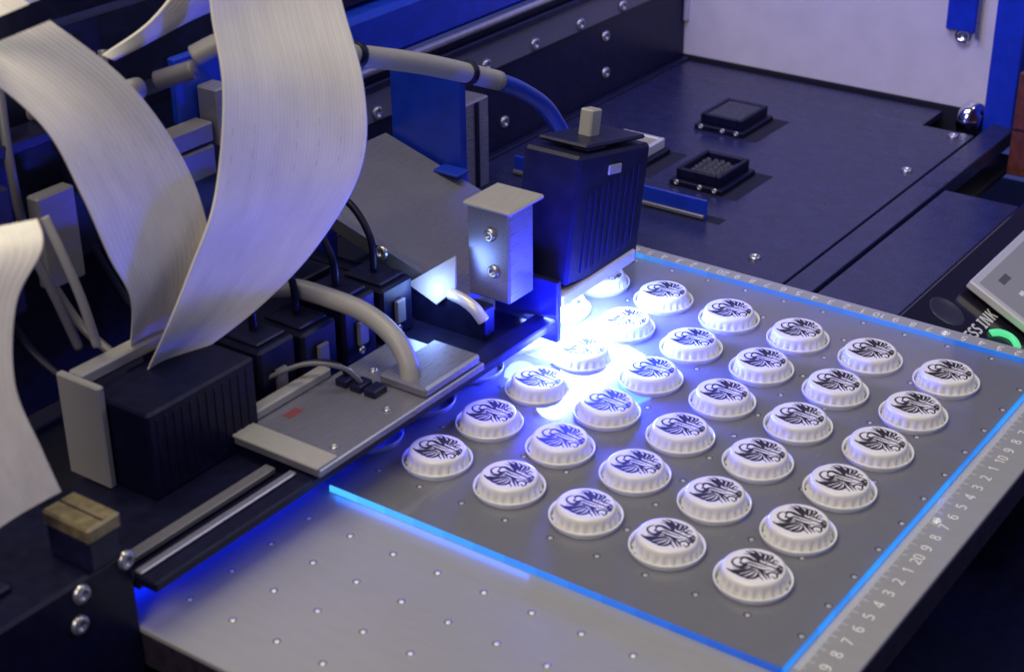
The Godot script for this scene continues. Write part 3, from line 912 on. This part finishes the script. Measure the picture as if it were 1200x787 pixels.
# ==================================================================== flat cables and hoses
func cables() -> void:
	var r := put("ribbon_cable", ribbon(
		[Vector3(-31, 27.5, 27.0), Vector3(-30.2, 22.0, 28.6), Vector3(-28.8, 18.2, 29.7), Vector3(-28.4, 13.8, 31.2), Vector3(-28.7, 10.9, 32.8), Vector3(-29.0, 8.6, 34.2), Vector3(-30.2, 5.9, 34.9)],
		[Vector3(-31, 26.2, 19.5), Vector3(-29.6, 21.2, 21.0), Vector3(-27.6, 16.6, 21.8), Vector3(-27.0, 13.0, 22.9), Vector3(-27.6, 9.8, 25.6), Vector3(-28.6, 7.5, 29.0), Vector3(-30.0, 5.6, 33.6)], 0.1, 22), M.cable)
	box("plug", Vector3(-31.0, 4.9, 31.4), Vector3(-29.6, 6.2, 35.2), M.black, r, 0.1)
	box("plug_latch", Vector3(-29.6, 5.2, 32.2), Vector3(-29.4, 5.9, 34.4), M.pale, r, 0.05)
	tag(r, "wide off-white flat ribbon cable hanging tallest in the middle of the carriage", "ribbon cable", "flat cables of the print heads")
	r = put("ribbon_cable_001", ribbon(
		[Vector3(-34.0, 22.6, 42.0), Vector3(-31.8, 21.8, 40.4), Vector3(-30.2, 19.0, 38.4), Vector3(-29.6, 15.8, 37.4), Vector3(-29.6, 12.6, 36.4), Vector3(-30.0, 10.0, 35.2), Vector3(-31.2, 7.0, 34.6)],
		[Vector3(-34.0, 25.0, 37.6), Vector3(-31.4, 23.0, 36.8), Vector3(-29.4, 19.8, 34.4), Vector3(-28.9, 15.6, 32.2), Vector3(-29.2, 11.5, 31.0), Vector3(-30.0, 8.6, 31.0), Vector3(-31.2, 5.8, 31.4)], 0.1, 20), M.cable)
	tag(r, "off-white flat ribbon cable arching from the upper left under the black bar", "ribbon cable", "flat cables of the print heads")
	r = put("ribbon_cable_002", ribbon(
		[Vector3(-29.0, 18.2, 50), Vector3(-27.0, 18.0, 49.6), Vector3(-25.6, 15.5, 49.6), Vector3(-25.4, 12.0, 49.8), Vector3(-25.0, 9.0, 49.6), Vector3(-24.6, 6.6, 49.0)],
		[Vector3(-24.4, 18.1, 43.6), Vector3(-23.6, 17.4, 44.2), Vector3(-24.0, 15.6, 45.4), Vector3(-24.0, 12.6, 46.0), Vector3(-23.6, 9.8, 45.6), Vector3(-23.4, 7.8, 45.2)], 0.1, 20), M.cable)
	tag(r, "off-white flat ribbon cable bending down at the left picture edge", "ribbon cable", "flat cables of the print heads")
	r = put("ribbon_cable_003", ribbon(
		[Vector3(-33.6, 19.6, 32.0), Vector3(-33.0, 20.6, 29.6), Vector3(-32.6, 22.4, 27.6), Vector3(-32.4, 25.0, 26.4)],
		[Vector3(-33.6, 19.2, 31.4), Vector3(-33.6, 19.8, 27.0), Vector3(-33.4, 20.4, 23.0), Vector3(-33.2, 22.4, 21.0)], 0.1, 14), M.cable)
	tag(r, "pale flat cable sweeping up behind the tallest ribbon at the top", "ribbon cable", "flat cables of the print heads")
	r = put("ribbon_cable_004", ribbon(
		[Vector3(-41.0, 20.0, 36.0), Vector3(-41.0, 23.0, 35.0), Vector3(-41.0, 27.0, 34.0)],
		[Vector3(-41.0, 20.4, 27.4), Vector3(-41.0, 23.0, 27.2), Vector3(-41.0, 27.0, 27.0)], 0.1, 16), M.cable)
	tag(r, "pale flat cable above the black bar in the top left corner", "ribbon cable", "flat cables of the print heads")
	r = put("thin_cable", tube([Vector3(-33.6, 13.4, 37.8), Vector3(-32.9, 12.0, 37.6), Vector3(-32.4, 10.0, 37.2), Vector3(-32.2, 7.6, 36.6)], 0.22, 10, 8), M.grey)
	tag(r, "thin grey cable beside the upper left ribbon, left of two", "cable", "thin cables behind the ribbons")
	r = put("thin_cable_001", tube([Vector3(-33.0, 13.8, 36.8), Vector3(-32.3, 12.2, 36.7), Vector3(-31.8, 10.0, 36.4), Vector3(-31.7, 7.6, 36.0)], 0.22, 10, 8), M.pale)
	tag(r, "thin pale cable beside the upper left ribbon, right of two", "cable", "thin cables behind the ribbons")
	var bar := plate("cable_clamp_bar", [Vector3(-36, 20.4, 39.5), Vector3(-18.5, 27.8, 38.2), Vector3(-18.5, 28.7, 38.2), Vector3(-36, 21.3, 39.5)], Vector3(0.1, 0, 0.5), M.dark)
	tag(bar, "flat black clamp bar crossing the ribbon cables in the top left corner", "clamp bar")
	var t := thing("cable_hose", "beige hose running sideways across the top of the carriage to the lamp head", "hose")
	put("hose_sleeve", tube([Vector3(-44, 14.2, 30.5), Vector3(-39, 15.8, 30.8), Vector3(-33.6, 17.6, 30.2)], 0.5), M.pale, t)
	put("hose_joint", tube([Vector3(-33.0, 17.9, 29.6), Vector3(-32.2, 18.2, 29.2), Vector3(-31.4, 18.5, 28.8)], 0.45), M.grey, t)
	put("hose_sleeve", tube([Vector3(-32.6, 18.6, 27.6), Vector3(-31.6, 19.2, 26.8), Vector3(-30.8, 19.4, 26.2)], 0.5), M.pale, t)
	put("hose_sleeve", tube([Vector3(-30.4, 18.4, 24.0), Vector3(-30.0, 17.0, 19.6), Vector3(-30.0, 15.0, 13.9), Vector3(-30.0, 12.4, 7.6)], 0.55), M.pale, t)
	for q in [[-30.0, 16.95, 19.4], [-30.0, 13.6, 10.4]]:
		put("hose_band", lathe([[0.56, 0.22], [0.66, 0.2], [0.66, -0.2], [0.56, -0.22]], 18, Basis(Quaternion(Vector3.UP, Vector3(0, 0.4, 1).normalized())), Vector3(q[0], q[1], q[2])), M.dark, t)
	put("hose_end", tube([Vector3(-30.0, 12.3, 7.5), Vector3(-30.0, 11.2, 5.4), Vector3(-30.0, 9.4, 2.9), Vector3(-29.8, 7.0, 1.2)], 0.5, 14, 10), M.uv_lit_blue, t)


# ==================================================================== operator panel at the right
func operator_panel() -> void:
	var nrm := Vector3(0.46, 0.888, 0).normalized()
	var ex := Vector3(0.888, -0.46, 0).normalized()
	var b := Basis(ex, nrm, Vector3.BACK)
	var xf := Transform3D(b, c(-11.3, -3, -9))
	var p := Node3D.new()
	p.name = "control_panel"
	add_child(p)
	p.transform = xf
	tag(p, "glossy black sloping control panel with round button and lit green mark", "control panel")
	box("panel_face", Vector3(0.0, -1.0, -45), Vector3(14, 0.0, 6.2), M.gloss, p, 0.12)
	put("button", lathe([[0.0, 0.03], [1.0, 0.03], [1.06, 0.05], [1.16, 0.05], [1.22, 0.0]], 40, Basis(), Vector3(1.8, 0.0, -2.2)), M.gloss_button if M.has("gloss_button") else flat(0.03, 0.03, 0.05, 0.3), p)
	var font := SystemFont.new()
	font.font_names = PackedStringArray(["Droid Sans"])
	font.font_weight = 700
	var tm := TextMesh.new()
	tm.font = font
	tm.font_size = 32
	tm.text = "PRESS INK"
	tm.pixel_size = 1.15 * S / 32.0
	tm.depth = 0.0001
	tm.horizontal_alignment = HORIZONTAL_ALIGNMENT_RIGHT
	tm.vertical_alignment = VERTICAL_ALIGNMENT_CENTER
	put("lettering", tm, flat(0.6, 0.6, 0.58, 0.5), p, Transform3D(Basis(Vector3(0, 0, -1), Vector3(-1, 0, 0), Vector3(0, 1, 0)), c(3.85, 0.012, -5.5)))
	# green lit mark: a curved bar
	var pts: Array = []
	for k in 9:
		var a := lerpf(-0.7, 0.75, k / 8.0)
		pts.append(Vector3(3.1 + 2.4 * cos(a) - 0.5, 0.06, -3.9 + 0.0) + Vector3(0, 0, 1.35 * sin(a)))
	var arc: Array = []
	for q in [Vector3(4.62, 0.05, -3.35), Vector3(4.95, 0.06, -3.95), Vector3(5.5, 0.06, -4.35), Vector3(6.0, 0.06, -4.3), Vector3(6.4, 0.05, -3.95)]:
		arc.append(q)
	put("indicator_light", tube(arc, 0.24, 10, 8), glow(0.10, 0.75, 0.28, 1.0), p)
	omni("indicator_light_glow", Vector3(5.4, 0.7, -4.2), Color(0.3, 1.0, 0.5), 0.00002, 0.004, p)
	var t := Node3D.new()
	t.name = "touch_screen"
	add_child(t)
	t.transform = xf
	tag(t, "grey touch screen with silver frame tilted on the control panel", "touch screen")
	box("screen_frame", Vector3(1.5, 0.3, -22), Vector3(12, 0.9, -5.3), M.silver, t, 0.1)
	var scr := box("screen_face", Vector3(2.0, 0.9, -21.6), Vector3(11.6, 0.93, -5.75), flat(0.30, 0.30, 0.31, 0.35), t, 0.01)
	box("screen_icon", Vector3(2.7, 0.93, -8.7), Vector3(3.2, 0.936, -7.4), flat(0.10, 0.10, 0.11, 0.4), scr, 0.002)
	box("screen_icon", Vector3(4.2, 0.93, -8.3), Vector3(4.5, 0.936, -7.7), flat(0.75, 0.75, 0.75, 0.4), scr, 0.002)
	box("screen_support", Vector3(2.2, -0.02, -21), Vector3(11, 0.3, -6.0), M.dark, t, 0.05)
	var k := box("storage_box", Vector3(-16.3, -5.5, -52), Vector3(-6, 2.6, -39.5), M.terra)
	tag(k, "terracotta red box beside the blue tinted corner post at the right edge", "box")
	box("box_seam", Vector3(-16.32, -1.9, -51), Vector3(-6.2, -1.75, -39.46), M.pit, k, 0.01)
